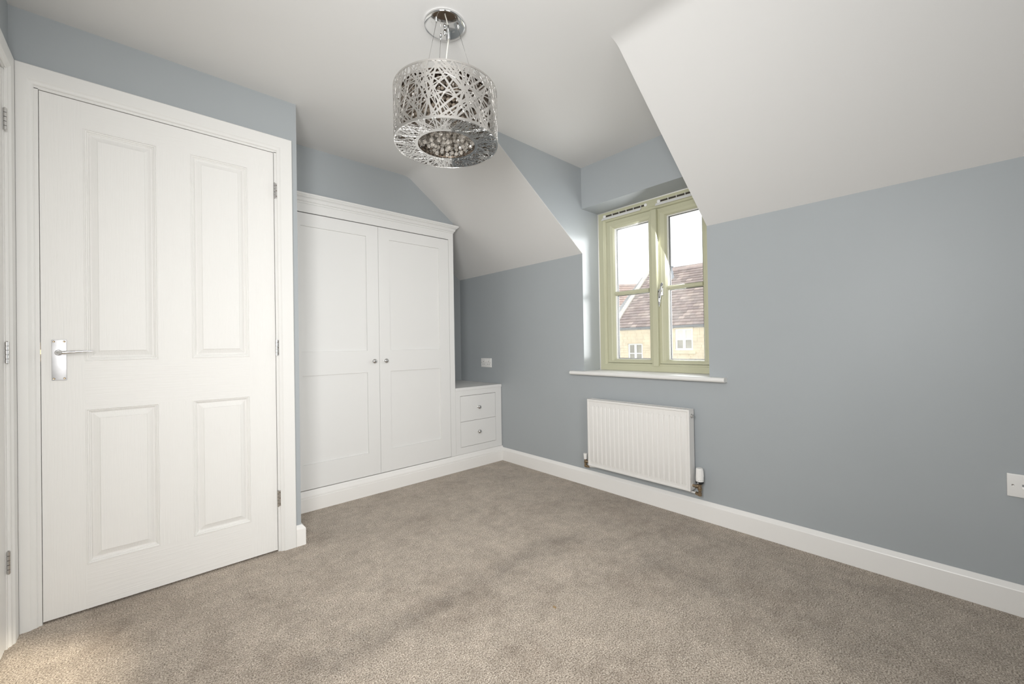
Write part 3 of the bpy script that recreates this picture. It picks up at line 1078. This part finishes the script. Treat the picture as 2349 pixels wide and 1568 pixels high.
# ------------------------------------------------------------------ sockets on the window wall
sk = empty('double_socket', (W, 2.9475, 0.848))
tag(sk, 'white double power socket above the bedside drawers', 'socket')
mb = MB('plastic_white')
mb.box(W - 0.009, W, 2.874, 3.021, 0.8065, 0.8895, bevel=0.003, segs=3)
pl = mb.build('face_plate', sk, smooth=40)
for c, s_ in ((2.9830, 1), (2.9120, -1)):
    mb = MB('dark_gap')
    mb.box(W - 0.0093, W - 0.008, c - 0.002, c + 0.002, 0.853, 0.862)
    mb.box(W - 0.0093, W - 0.008, c + 0.008, c + 0.014, 0.832, 0.837)
    mb.box(W - 0.0093, W - 0.008, c - 0.014, c - 0.008, 0.832, 0.837)
    mb.build('pin_holes', sk)
    mb = MB('plastic_white')
    yr = 2.9475 + s_ * 0.012
    mb.prism([(W - 0.008, 0.856), (W - 0.0125, 0.857), (W - 0.0095, 0.881), (W - 0.008, 0.881)], 'y', yr - 0.007, yr + 0.007)
    mb.build('rocker_switch', sk)
for y in (3.0080, 2.8870):
    mb = MB('satin_chrome')
    mb.lathe([(0.0032, 0), (0.0026, 0.001), (0, 0.001)], (W - 0.009, y, 0.848), (-1, 0, 0), seg=10)
    mb.build('socket_screw', sk)

tl = empty('telephone_socket', (W, -0.145, 0.4685))
tag(tl, 'white single telephone socket low on the wall, cut by the frame edge', 'socket')
mb = MB('plastic_white')
mb.box(W - 0.010, W, -0.188, -0.102, 0.4275, 0.5105, bevel=0.0025, segs=3)
mb.build('face_plate', tl, smooth=40)
for y in (-0.1155, -0.1745):
    mb = MB('satin_chrome')
    mb.lathe([(0.0034, 0), (0.0028, 0.0012), (0.0008, 0.0008), (0, 0.0008)], (W - 0.010, y, 0.470), (-1, 0, 0), seg=14)
    mb.build('socket_screw', tl, smooth=40)
mb = MB('grey_mark', 'plastic_white')
mb.box(W - 0.0105, W - 0.008, -0.153, -0.137, 0.468, 0.476)
mb.use('plastic_white')
mb.prism([(W - 0.008, 0.458), (W - 0.0125, 0.460), (W - 0.0105, 0.468), (W - 0.008, 0.468)], 'y', -0.153, -0.137)
mb.build('line_port', tl)

# ------------------------------------------------------------------ pendant light
PX, PY = 0.893, 1.346
lamp = empty('pendant_light', (PX, PY, ZC))
tag(lamp, 'polished steel drum pendant of laser-cut lattice with hanging crystals', 'lamp')
mb = MB('chrome')
mb.lathe([(0.078, 0), (0.080, -0.003), (0.080, -0.0095), (0.0765, -0.0125), (0.066, -0.0155), (0.050, -0.0182), (0.030, -0.0202), (0.012, -0.0212), (0, -0.0214)], (PX, PY, ZC), seg=64, cap=False)
rose = mb.build('ceiling_rose', lamp, smooth=50)
mb = MB('chrome')
mb.lathe([(0.0035, 0.004), (0.0035, -0.002), (0.0055, -0.006), (0.0075, -0.012), (0.0075, -0.016), (0.0055, -0.022), (0.002, -0.0255), (0, -0.0258)], (PX, PY, ZC - 0.0214), seg=20, cap=False)
mb.build('finial', rose, smooth=60)
mb = MB('chrome')
gx, gy = PX + 0.019, PY + 0.003
mb.lathe([(0.005, 0.006), (0.005, -0.024), (0.0062, -0.025), (0.0062, -0.030), (0.003, -0.030)], (gx, gy, ZC - 0.0205), seg=16)
mb.build('cord_grip', rose, smooth=40)
ZT, ZBm, RS = 1.996, 1.792, 0.2
grips = [(PX - 0.051, PY - 0.019), (PX + 0.011, PY + 0.048), (PX + 0.032, PY - 0.045)]
ends = [(-0.120, -0.045), (0.026, 0.113), (0.075, -0.105)]
for (a, b), (ex, ey) in zip(grips, ends):
    mb = MB('chrome')
    mb.lathe([(0.004, 0.006), (0.004, -0.002), (0.0055, -0.003), (0.0055, -0.008), (0.0035, -0.010), (0.0030, -0.015), (0.0012, -0.016)], (a, b, ZC - 0.0172), seg=14)
    mb.build('wire_grip', rose, smooth=40)
    mb = MB('satin_chrome')
    mb.tube([(a, b, ZC - 0.032), (PX + ex, PY + ey, ZT - 0.0145)], 0.0008, 6)
    mb.build('suspension_wire', lamp, smooth=True)
mb = MB('cord_clear')
cp = []
for i in range(13):
    t = i / 12
    cp.append((gx - 0.016 * t - 0.010 * math.sin(t * math.pi), gy - 0.01 * t, ZC - 0.050 - (ZC - 0.050 - ZT + 0.012) * t))
mb.tube(cp, 0.0024, 8)
mb.build('power_cord', lamp, smooth=True)

# lattice drum: ribbons laid over an unrolled sheet, then wrapped round the cylinder
LS = 2 * math.pi * RS
HS = ZT - ZBm


def ribbon(mb, pts2, w, wrap, thick, nseg=8):
    """pts2: centre line (s,t); wrap(s,t,depth)->xyz"""
    n = len(pts2)
    A = []
    for i, (s, t) in enumerate(pts2):
        ds = pts2[min(i + 1, n - 1)][0] - pts2[max(i - 1, 0)][0]
        dt = pts2[min(i + 1, n - 1)][1] - pts2[max(i - 1, 0)][1]
        l = math.hypot(ds, dt) or 1
        ns, nt = -dt / l * w / 2, ds / l * w / 2
        A.append([mb.bm.verts.new(wrap(s + ns, t + nt, 0)), mb.bm.verts.new(wrap(s - ns, t - nt, 0)),
                  mb.bm.verts.new(wrap(s - ns, t - nt, thick)), mb.bm.verts.new(wrap(s + ns, t + nt, thick))])
    for a, b in zip(A[:-1], A[1:]):
        for k in range(4):
            mb.face([a[k], a[(k + 1) % 4], b[(k + 1) % 4], b[k]])
    mb.face(A[0][::-1])
    mb.face(A[-1])


mb = MB('brushed_steel')
for z0, z1 in ((0, 0.009), (HS - 0.007, HS)):
    for k in range(96):
        a0, a1 = 2 * math.pi * k / 96, 2 * math.pi * (k + 1) / 96
        q = [(PX + r * math.cos(a), PY + r * math.sin(a), ZBm + z) for r in (RS + 0.0007, RS - 0.0006) for a in (a0, a1) for z in (z0, z1)]
        v = [mb.bm.verts.new(p) for p in q]
        mb.face([v[0], v[2], v[3], v[1]])
        mb.face([v[4], v[5], v[7], v[6]])
        mb.face([v[0], v[4], v[6], v[2]])
        mb.face([v[1], v[3], v[7], v[5]])
for i in range(205):
    s0 = rnd.random() * LS
    lean = rnd.choice((-1, 1)) * abs(rnd.gauss(0.11, 0.085))
    w = rnd.choice((0.0032, 0.004, 0.005, 0.006, 0.0072))
    dz = rnd.random() * 0.0006
    bow = rnd.gauss(0, 0.012) if rnd.random() < 0.35 else 0
    m = 9
    pts = [(s0 + lean * k / (m - 1) + bow * math.sin(math.pi * k / (m - 1)), HS * k / (m - 1)) for k in range(m)]

    def wrap(s, t, d, dz=dz):
        t = min(max(t, 0.001), HS - 0.001)
        a = s / RS
        r = RS + dz - d
        return (PX + r * math.cos(a), PY + r * math.sin(a), ZBm + t)
    ribbon(mb, pts, w, wrap, 0.001)
for i in range(44):                                   # long low ribbons
    s0 = rnd.random() * LS
    t0, t1 = rnd.random() * HS, rnd.random() * HS
    ln = 0.12 + 0.2 * rnd.random()
    dz = rnd.random() * 0.0006
    pts = [(s0 + ln * k / 13, t0 + (t1 - t0) * k / 13) for k in range(14)]
    ribbon(mb, pts, 0.0036, lambda s, t, d, dz=dz: (PX + (RS + dz - d) * math.cos(s / RS), PY + (RS + dz - d) * math.sin(s / RS), ZBm + min(max(t, 0.001), HS - 0.001)), 0.001)
mb.build('lattice_drum', lamp, smooth=50)

# lattice ring below: annulus with the same cut-outs
RI = 0.122
mb = MB('mirror_steel')
zb = ZBm + 0.001


def ring_band(r0, r1, n=96):
    for k in range(n):
        a0, a1 = 2 * math.pi * k / n, 2 * math.pi * (k + 1) / n
        v = [mb.bm.verts.new((PX + r * math.cos(a), PY + r * math.sin(a), zb + z)) for z in (0, 0.001) for r in (r0, r1) for a in (a0, a1)]
        mb.face([v[0], v[1], v[3], v[2]])
        mb.face([v[4], v[6], v[7], v[5]])
        mb.face([v[0], v[4], v[5], v[1]])
        mb.face([v[2], v[3], v[7], v[6]])


ring_band(RI - 0.012, RI)
ring_band(RS - 0.006, RS - 0.0005)
for i in range(330):
    a = rnd.random() * 2 * math.pi
    off = rnd.gauss(0, 0.55)
    m = 6
    p0 = Vector((math.cos(a), math.sin(a))) * (RI - 0.002)
    p1 = Vector((math.cos(a + off * 0.55), math.sin(a + off * 0.55))) * (RS - 0.003)
    if min((p0 + (p1 - p0) * k / 10).length for k in range(11)) < RI - 0.004:
        continue
    dz = rnd.random() * 0.0006
    ribbon(mb, [(p0.x + (p1.x - p0.x) * k / 4, p0.y + (p1.y - p0.y) * k / 4) for k in range(5)], rnd.choice((0.002, 0.0026, 0.0034)),
           lambda s, t, d, dz=dz: (PX + s, PY + t, zb - dz + d), 0.001)
mb.build('lattice_base', lamp)

# carrier plate, cross bars and lamp holders inside
mb = MB('bronze_fitting')
mb.lathe([(0.0, 0), (0.174, 0), (0.174, 0.003), (0, 0.003)], (PX, PY, ZT - 0.016), seg=48)
for k in range(5):
    a = 2 * math.pi * k / 5 + 0.4
    mb.tube([(PX, PY, ZT - 0.03), (PX + 0.085 * math.cos(a), PY + 0.085 * math.sin(a), ZT - 0.06)], 0.004, 8)
    mb.lathe([(0.008, 0), (0.008, -0.03)], (PX + 0.085 * math.cos(a), PY + 0.085 * math.sin(a), ZT - 0.045), seg=10)
mb.lathe([(0.012, 0), (0.012, -0.05)], (PX, PY, ZT - 0.016), seg=12)
for k in range(3):
    a = 2 * math.pi * k / 3 + 0.3
    mb.tube([(PX + 0.170 * math.cos(a), PY + 0.170 * math.sin(a), ZT - 0.0145), (PX + 0.1985 * math.cos(a), PY + 0.1985 * math.sin(a), ZT - 0.0145)], 0.002, 6)
mb.build('carrier_plate', lamp, smooth=40)
mb = MB('bronze_fitting')
for r, zz in ((0.172, ZBm + 0.012), (0.112, ZBm + 0.008)):
    mb.tube([(PX + r * math.cos(2 * math.pi * k / 48), PY + r * math.sin(2 * math.pi * k / 48), zz) for k in range(49)], 0.0014, 6)
for k in range(6):
    a = 2 * math.pi * k / 6 + 0.2
    mb.tube([(PX + 0.112 * math.cos(a), PY + 0.112 * math.sin(a), ZBm + 0.008), (PX + 0.172 * math.cos(a), PY + 0.172 * math.sin(a), ZBm + 0.012), (PX + 0.172 * math.cos(a), PY + 0.172 * math.sin(a), ZT - 0.016)], 0.0014, 6)
mb.build('inner_frame', lamp, smooth=40)


def bead_mesh(mb, loc, r, rot=0.0):
    """faceted octagon bead"""
    loc = Vector(loc)
    R = [[mb.bm.verts.new(loc + Vector((rr * math.cos(rot + math.pi / 4 * k + tw), rr * math.sin(rot + math.pi / 4 * k + tw), h))) for k in range(8)]
         for rr, h, tw in ((r * 0.45, -r * 0.82, 0), (r, 0, math.pi / 8), (r * 0.45, r * 0.82, 0))]
    for a, b in zip(R[:-1], R[1:]):
        for k in range(8):
            k2 = (k + 1) % 8
            mb.face([a[k], a[k2], b[k]])
            mb.face([a[k2], b[k2], b[k]])
    mb.face(R[0][::-1])
    mb.face(R[-1])


mb = MB('smoky_crystal')
for r_, cnt in ((0.168, 62), (0.143, 48)):
    for k in range(cnt):
        a = 2 * math.pi * (k + rnd.random() * 0.3) / cnt
        for j in range(9):
            bead_mesh(mb, (PX + r_ * math.cos(a), PY + r_ * math.sin(a), ZT - 0.030 - j * 0.0185 + rnd.random() * 0.004), 0.0078, rnd.random() * 3)
tag(mb.build('crystal_curtain', lamp), kind='stuff')
mb = MB('crystal')
spots = []
for r_, cnt in ((0.012, 3), (0.035, 11), (0.060, 19), (0.085, 27), (0.106, 34)):
    for k in range(cnt):
        a = 2 * math.pi * (k + rnd.random() * 0.5) / cnt
        rr = r_ + rnd.gauss(0, 0.003)
        zz = ZBm + 0.012 + rnd.random() * 0.030 + 0.010 * (0.106 - r_) / 0.1
        spots.append((PX + rr * math.cos(a), PY + rr * math.sin(a), zz))
        for j in range(1, 4):
            bead_mesh(mb, (spots[-1][0], spots[-1][1], zz + j * 0.019), 0.0085, rnd.random() * 3)
tag(mb.build('crystal_strands', lamp), kind='stuff')
proto = None
for i, p in enumerate(spots):
    if proto is None:
        mb = MB('crystal')
        bead_mesh(mb, p, 0.0092)
        proto = mb.build('crystal_bead', lamp, loc=p)
    else:
        o = proto.copy()
        C.objects.link(o)
        o.parent = lamp
        o.location = Vector(p) - Vector(lamp.location)
        o.rotation_euler = (rnd.gauss(0, 0.3), rnd.gauss(0, 0.3), rnd.random() * 3)

# ------------------------------------------------------------------ outside: the house across the street
GZ = -5.0
mb = MB('outdoor_ground')
mb.box(6, 60, -40, 60, GZ - 0.2, GZ)
struct(mb.build('ground'), 'street ground between the houses')

HXF, HZE, HSL = 20.0, 1.80, 0.8725           # facade plane, eaves, roof pitch
HY0, HY1 = -2.0, 13.45
house = empty('terraced_house', (HXF, 9, GZ))
tag(house, 'cream stone house with brown tiled roof seen through the window', 'house')


def L(x, y, z):
    return Vector((x, y, z))


# window openings on the facade: (y0, y1, z0, z1)
OPEN = [(8.86, 9.75, 0.59, 1.665), (11.575, 12.46, -0.11, 0.955), (5.6, 6.5, 0.59, 1.665)]
mb = MB('limestone')
mb.box(HXF + 0.10, HXF + 0.4, HY0, HY1, GZ, HZE)
_c = HY0
for y0, y1, z0, z1 in sorted(OPEN):
    mb.box(HXF + 0.012, HXF + 0.10, _c, y0, GZ, HZE)
    mb.box(HXF + 0.012, HXF + 0.10, y0, y1, GZ, z0)
    mb.box(HXF + 0.012, HXF + 0.10, y0, y1, z1, HZE)
    _c = y1
mb.box(HXF + 0.012, HXF + 0.10, _c, HY1, GZ, HZE)
for y in (HY0 + 0.001, HY1 - 0.25):
    pass
mb.build('wall_core', house)
mb = MB('limestone')
z = -0.6
row = 0
while z < HZE - 0.16:
    hgt = rnd.choice((0.125, 0.15, 0.15, 0.18))
    if z + hgt > HZE - 0.10:
        hgt = HZE - 0.10 - z
    y = 4.5 + rnd.random() * 0.2
    while y < HY1:
        ln = rnd.choice((0.22, 0.3, 0.38, 0.46))
        a, b = y + 0.003, min(y + ln, HY1) - 0.003
        segs = [(a, b)]
        for o in OPEN:
            if z + hgt > o[2] - 0.0 and z < o[3] + 0.0:
                ns = []
                for p_, q_ in segs:
                    if q_ <= o[0] or p_ >= o[1]:
                        ns.append((p_, q_))
                    else:
                        if p_ < o[0] - 0.02:
                            ns.append((p_, o[0]))
                        if q_ > o[1] + 0.02:
                            ns.append((o[1], q_))
                segs = ns
        pr = rnd.random() * 0.012
        for p_, q_ in segs:
            mb.box(HXF - pr, HXF + 0.02, p_, q_, z + 0.003, z + hgt - 0.003)
        y += ln
    z += hgt
    row += 1
tag(mb.build('wall_stones', house), kind='stuff')

for o in OPEN:
    y0, y1, z0, z1 = o
    mb = MB('frame_white')
    yz_ring(mb, (y0, y1, z0, z1), (y0 + 0.085, y1 - 0.085, z0 + 0.10, z1 - 0.075), 0, 0, [(0, HXF + 0.1), (0, HXF + 0.03), (1, HXF + 0.045), (1, HXF + 0.1)])
    ym = (y0 + y1) / 2
    mb.box(HXF + 0.03, HXF + 0.1, ym - 0.065, ym + 0.065, z0 + 0.05, z1 - 0.05)
    zm = (z0 + z1) / 2 + 0.0
    mb.box(HXF + 0.045, HXF + 0.1, y0 + 0.08, y1 - 0.08, zm - 0.025, zm + 0.025)
    mb.box(HXF - 0.01, HXF + 0.1, y0 - 0.01, y1 + 0.01, z0 - 0.0, z0 + 0.05)
    fr = mb.build('window_frame', house)
    for ya, yb in ((y0 + 0.08, ym - 0.06), (ym + 0.06, y1 - 0.08)):
        for za, zb_ in ((z0 + 0.09, zm - 0.02), (zm + 0.02, z1 - 0.07)):
            up_ = za > zm
            mb = MB('far_blind' if up_ and o is OPEN[0] else 'far_pane')
            mb.box(HXF + 0.07, HXF + 0.09, ya, yb, za, zb_)
            mb.build('pane', fr)
    mb = MB('limestone')
    mb.box(HXF - 0.035, HXF + 0.1, y0 - 0.04, y1 + 0.05, z1 + 0.002, z1 + 0.045)
    mb.build('drip_mould', house)
    if o is not OPEN[1]:
        mb = MB('limestone')
        mb.box(HXF - 0.06, HXF + 0.1, y0 - 0.15, y1 + 0.12, z0 - 0.17, z0 - 0.045)
        mb.build('stone_sill', house)

# gutter
mb = MB('lead_gutter')
gut = [(HXF - 0.10 + 0.055 * math.cos(a), HZE + 0.03 + 0.055 * math.sin(a)) for a in [math.pi + math.pi * k / 8 for k in range(9)]]
mb.prism(gut, 'y', HY0, HY1 + 0.1)
mb.box(HXF - 0.02, HXF + 0.02, HY0, HY1, HZE - 0.06, HZE + 0.05)
for k in range(9):
    mb.box(HXF - 0.06, HXF - 0.03, 5 + k * 0.95, 5.03 + k * 0.95, HZE - 0.07, HZE - 0.02)
mb.build('gutter', house, smooth=40)


# roof: courses of separate tiles, each lapping the one below
def tiled_slope(name, parent, origin, along, upslope, nrm, length, run, course, tile_w, cols, clip=None):
    """origin: eaves corner; along/upslope/nrm unit vectors"""
    bm = bmesh.new()
    lay = bm.loops.layers.color.new('tile')
    nrow = int(run / course) + 1
    for r in range(nrow):
        s = -(r % 2) * tile_w * 0.5
        while s < length:
            w = tile_w * rnd.uniform(0.9, 1.1)
            a, b = max(s, 0) + 0.004, min(s + w, length) - 0.004
            if b - a > 0.03 and (clip is None or clip((a + b) / 2, r * course)):
                c = rnd.choice(cols)
                k = rnd.uniform(0.94, 1.07)
                j = rnd.uniform(-0.008, 0.008)
                t0, t1 = r * course + j, (r + 1.25) * course
                vs = []
                for u_, t_, h_ in ((a, t0, 0.062), (b, t0, 0.062), (b, t1, 0.012), (a, t1, 0.012), (a, t0, 0.0), (b, t0, 0.0)):
                    vs.append(bm.verts.new(origin + along * u_ + upslope * t_ + nrm * (h_ + rnd.uniform(0, 0.006))))
                for q in ((0, 1, 2, 3), (4, 5, 1, 0), (0, 3, 4), (1, 5, 2)):
                    f = bm.faces.new([vs[i] for i in q])
                    for lp in f.loops:
                        lp[lay] = (min(1, c[0] * k), min(1, c[1] * k), min(1, c[2] * k), 1)
            s += w
    bmesh.ops.recalc_face_normals(bm, faces=bm.faces[:])
    bmesh.ops.translate(bm, verts=bm.verts[:], vec=-Vector(parent.location))
    me = bpy.data.meshes.new(name)
    bm.to_mesh(me)
    bm.free()
    me.materials.append(MATS['roof_tile'])
    o = bpy.data.objects.new(name, me)
    C.objects.link(o)
    o.parent = parent
    tag(o, kind='stuff')
    return o


HU = Vector((1, 0, HSL)).normalized()
HN = Vector((-HSL, 0, 1)).normalized()
RUN = 4.02 / HU.x
BR = [(0.57, 0.515, 0.50), (0.59, 0.53, 0.515), (0.61, 0.55, 0.53), (0.56, 0.505, 0.495), (0.66, 0.60, 0.575)]
mb = MB('grey_slate')
mb.prism([(HXF - 0.1, HZE + 0.02), (HXF + 4.02, HZE + 0.02 + 4.12 * HSL), (HXF + 8.1, HZE), (HXF + 4.02, HZE + 3.3), (HXF, HZE - 0.1)], 'y', HY0, 13.35)
mb.build('roof_deck', house)
tiled_slope('roof_tiles', house, L(HXF - 0.10, 3.5, HZE + 0.03), Vector((0, 1, 0)), HU, HN, 9.85, RUN + 0.1, 0.245, 0.30, BR)
mb = MB('roof_tile' if False else 'red_tile')
for k in range(22):
    y = 3.5 + k * 0.45
    p = L(HXF + 4.02, y, HZE + 0.02 + 4.12 * HSL + 0.02)
    mb.prism([(p.x - 0.13, p.z - 0.09), (p.x - 0.07, p.z + 0.02), (p.x, p.z + 0.05), (p.x + 0.07, p.z + 0.02), (p.x + 0.13, p.z - 0.09)], 'y', y + 0.006, min(y + 0.444, 13.3))
tag(mb.build('ridge_tiles', house), kind='stuff')
# coping stones up the verge, each a stone of its own
ncop = 11
for k in range(ncop):
    t0, t1 = 0.05 + k * (RUN + 0.1) / ncop, 0.05 + (k + 1) * (RUN + 0.1) / ncop - 0.012
    mb = MB('coping')
    o = L(HXF - 0.05, 0, HZE + 0.05)
    pts = []
    for t in (t0, t1):
        b_ = o + HU * t
        pts.append([(b_.x + HN.x * h, y, b_.z + HN.z * h) for y, h in ((13.22, -0.05), (13.22, 0.13), (13.36, 0.16), (13.50, 0.13), (13.50, -0.05))])
    V = [[mb.bm.verts.new(p) for p in r] for r in pts]
    for i in range(5):
        j = (i + 1) % 5
        mb.face([V[0][i], V[0][j], V[1][j], V[1][i]])
    mb.face(V[0][::-1])
    mb.face(V[1])
    mb.build('coping_stone', house)
# grey swept valley beyond the coping: slates laid on the skew
mb = MB('grey_slate')
for k in range(30):
    t = 0.1 + k * 0.19
    b_ = L(HXF, 0, HZE + 0.02) + HU * t
    if t > RUN + 0.05:
        break
    wdt = 0.62 - 0.07 * t
    p0 = b_ + HN * 0.05
    q0 = L(HXF, 0, HZE + 0.02) + HU * (t - 0.32)
    a = L(p0.x, 13.50, p0.z)
    b2 = L(p0.x + HU.x * 0.24, 13.50, p0.z + HU.z * 0.24)
    c = L(q0.x + HU.x * 0.24, 13.50 + wdt, q0.z + HU.z * 0.24)
    d = L(q0.x, 13.50 + wdt, q0.z)
    e = HN * 0.03
    v = [mb.bm.verts.new(p) for p in (a + e, b2 - e * 0.2, c - e * 0.2, d + e, a - e, d - e)]
    mb.face([v[0], v[1], v[2], v[3]])
    mb.face([v[4], v[0], v[3], v[5]])
tag(mb.build('valley_slates', house), kind='stuff')
# flue terminal on the roof
mb = MB('lead_gutter')
fp = L(23.30, 11.50, HZE + 3.32 * HSL - 0.03)
mb.lathe([(0.17, 0), (0.19, 0.10), (0.13, 0.22), (0.10, 0.34), (0.095, 0.50), (0.05, 0.56), (0.045, 0.72), (0.11, 0.78), (0.11, 0.81), (0.03, 0.84)], fp, seg=14)
mb.build('roof_flue', house, smooth=40)

# red-tiled house standing further back on the left
nb = empty('red_roofed_house', (26.5, 17.0, GZ))
tag(nb, 'paler red-tiled roof further back, past the stone coping', 'house')
fh = Vector((0.672, 0.740, 0)).normalized()
rh = Vector((0.740, -0.672, 0)).normalized()
rc = L(26.0, 16.9, 5.12)                       # on its ridge
un_ = (fh + Vector((0, 0, 0.9))).normalized()
nn_ = (-fh * 0.9 + Vector((0, 0, 1))).normalized()
org = rc - rh * 3.6 - un_ * 5.4
tiled_slope('roof_tiles', nb, org, rh, un_, nn_, 5.2, 5.4, 0.27, 0.34, [(0.74, 0.65, 0.62), (0.77, 0.675, 0.645), (0.72, 0.635, 0.605)])
mb = MB('red_tile', 'limestone')
A = [org - nn_ * 0.02, org + rh * 5.2 - nn_ * 0.02, org + rh * 5.2 + un_ * 5.5 - nn_ * 0.02, org + un_ * 5.5 - nn_ * 0.02]
mb.poly(A)
mb.poly([p - nn_ * 0.15 for p in A][::-1])
ridge = [org + un_ * 5.45 + nn_ * 0.05, org + un_ * 5.45 + nn_ * 0.05 + rh * 5.2]
mb.tube(ridge, 0.10, 8)
mb.build('roof_deck', nb)
mb = MB('limestone')
b0 = org + fh * 0.3
P4 = [b0, b0 + rh * 5.2, b0 + rh * 5.2 + fh * 6.8, b0 + fh * 6.8]
mb.poly([(p.x, p.y, GZ) for p in P4][::-1])
mb.poly([(p.x, p.y, b0.z - 0.05) for p in P4])
for i in range(4):
    p, q = P4[i], P4[(i + 1) % 4]
    mb.poly([(p.x, p.y, GZ), (q.x, q.y, GZ), (q.x, q.y, b0.z - 0.05), (p.x, p.y, b0.z - 0.05)])
mb.build('wall', nb)
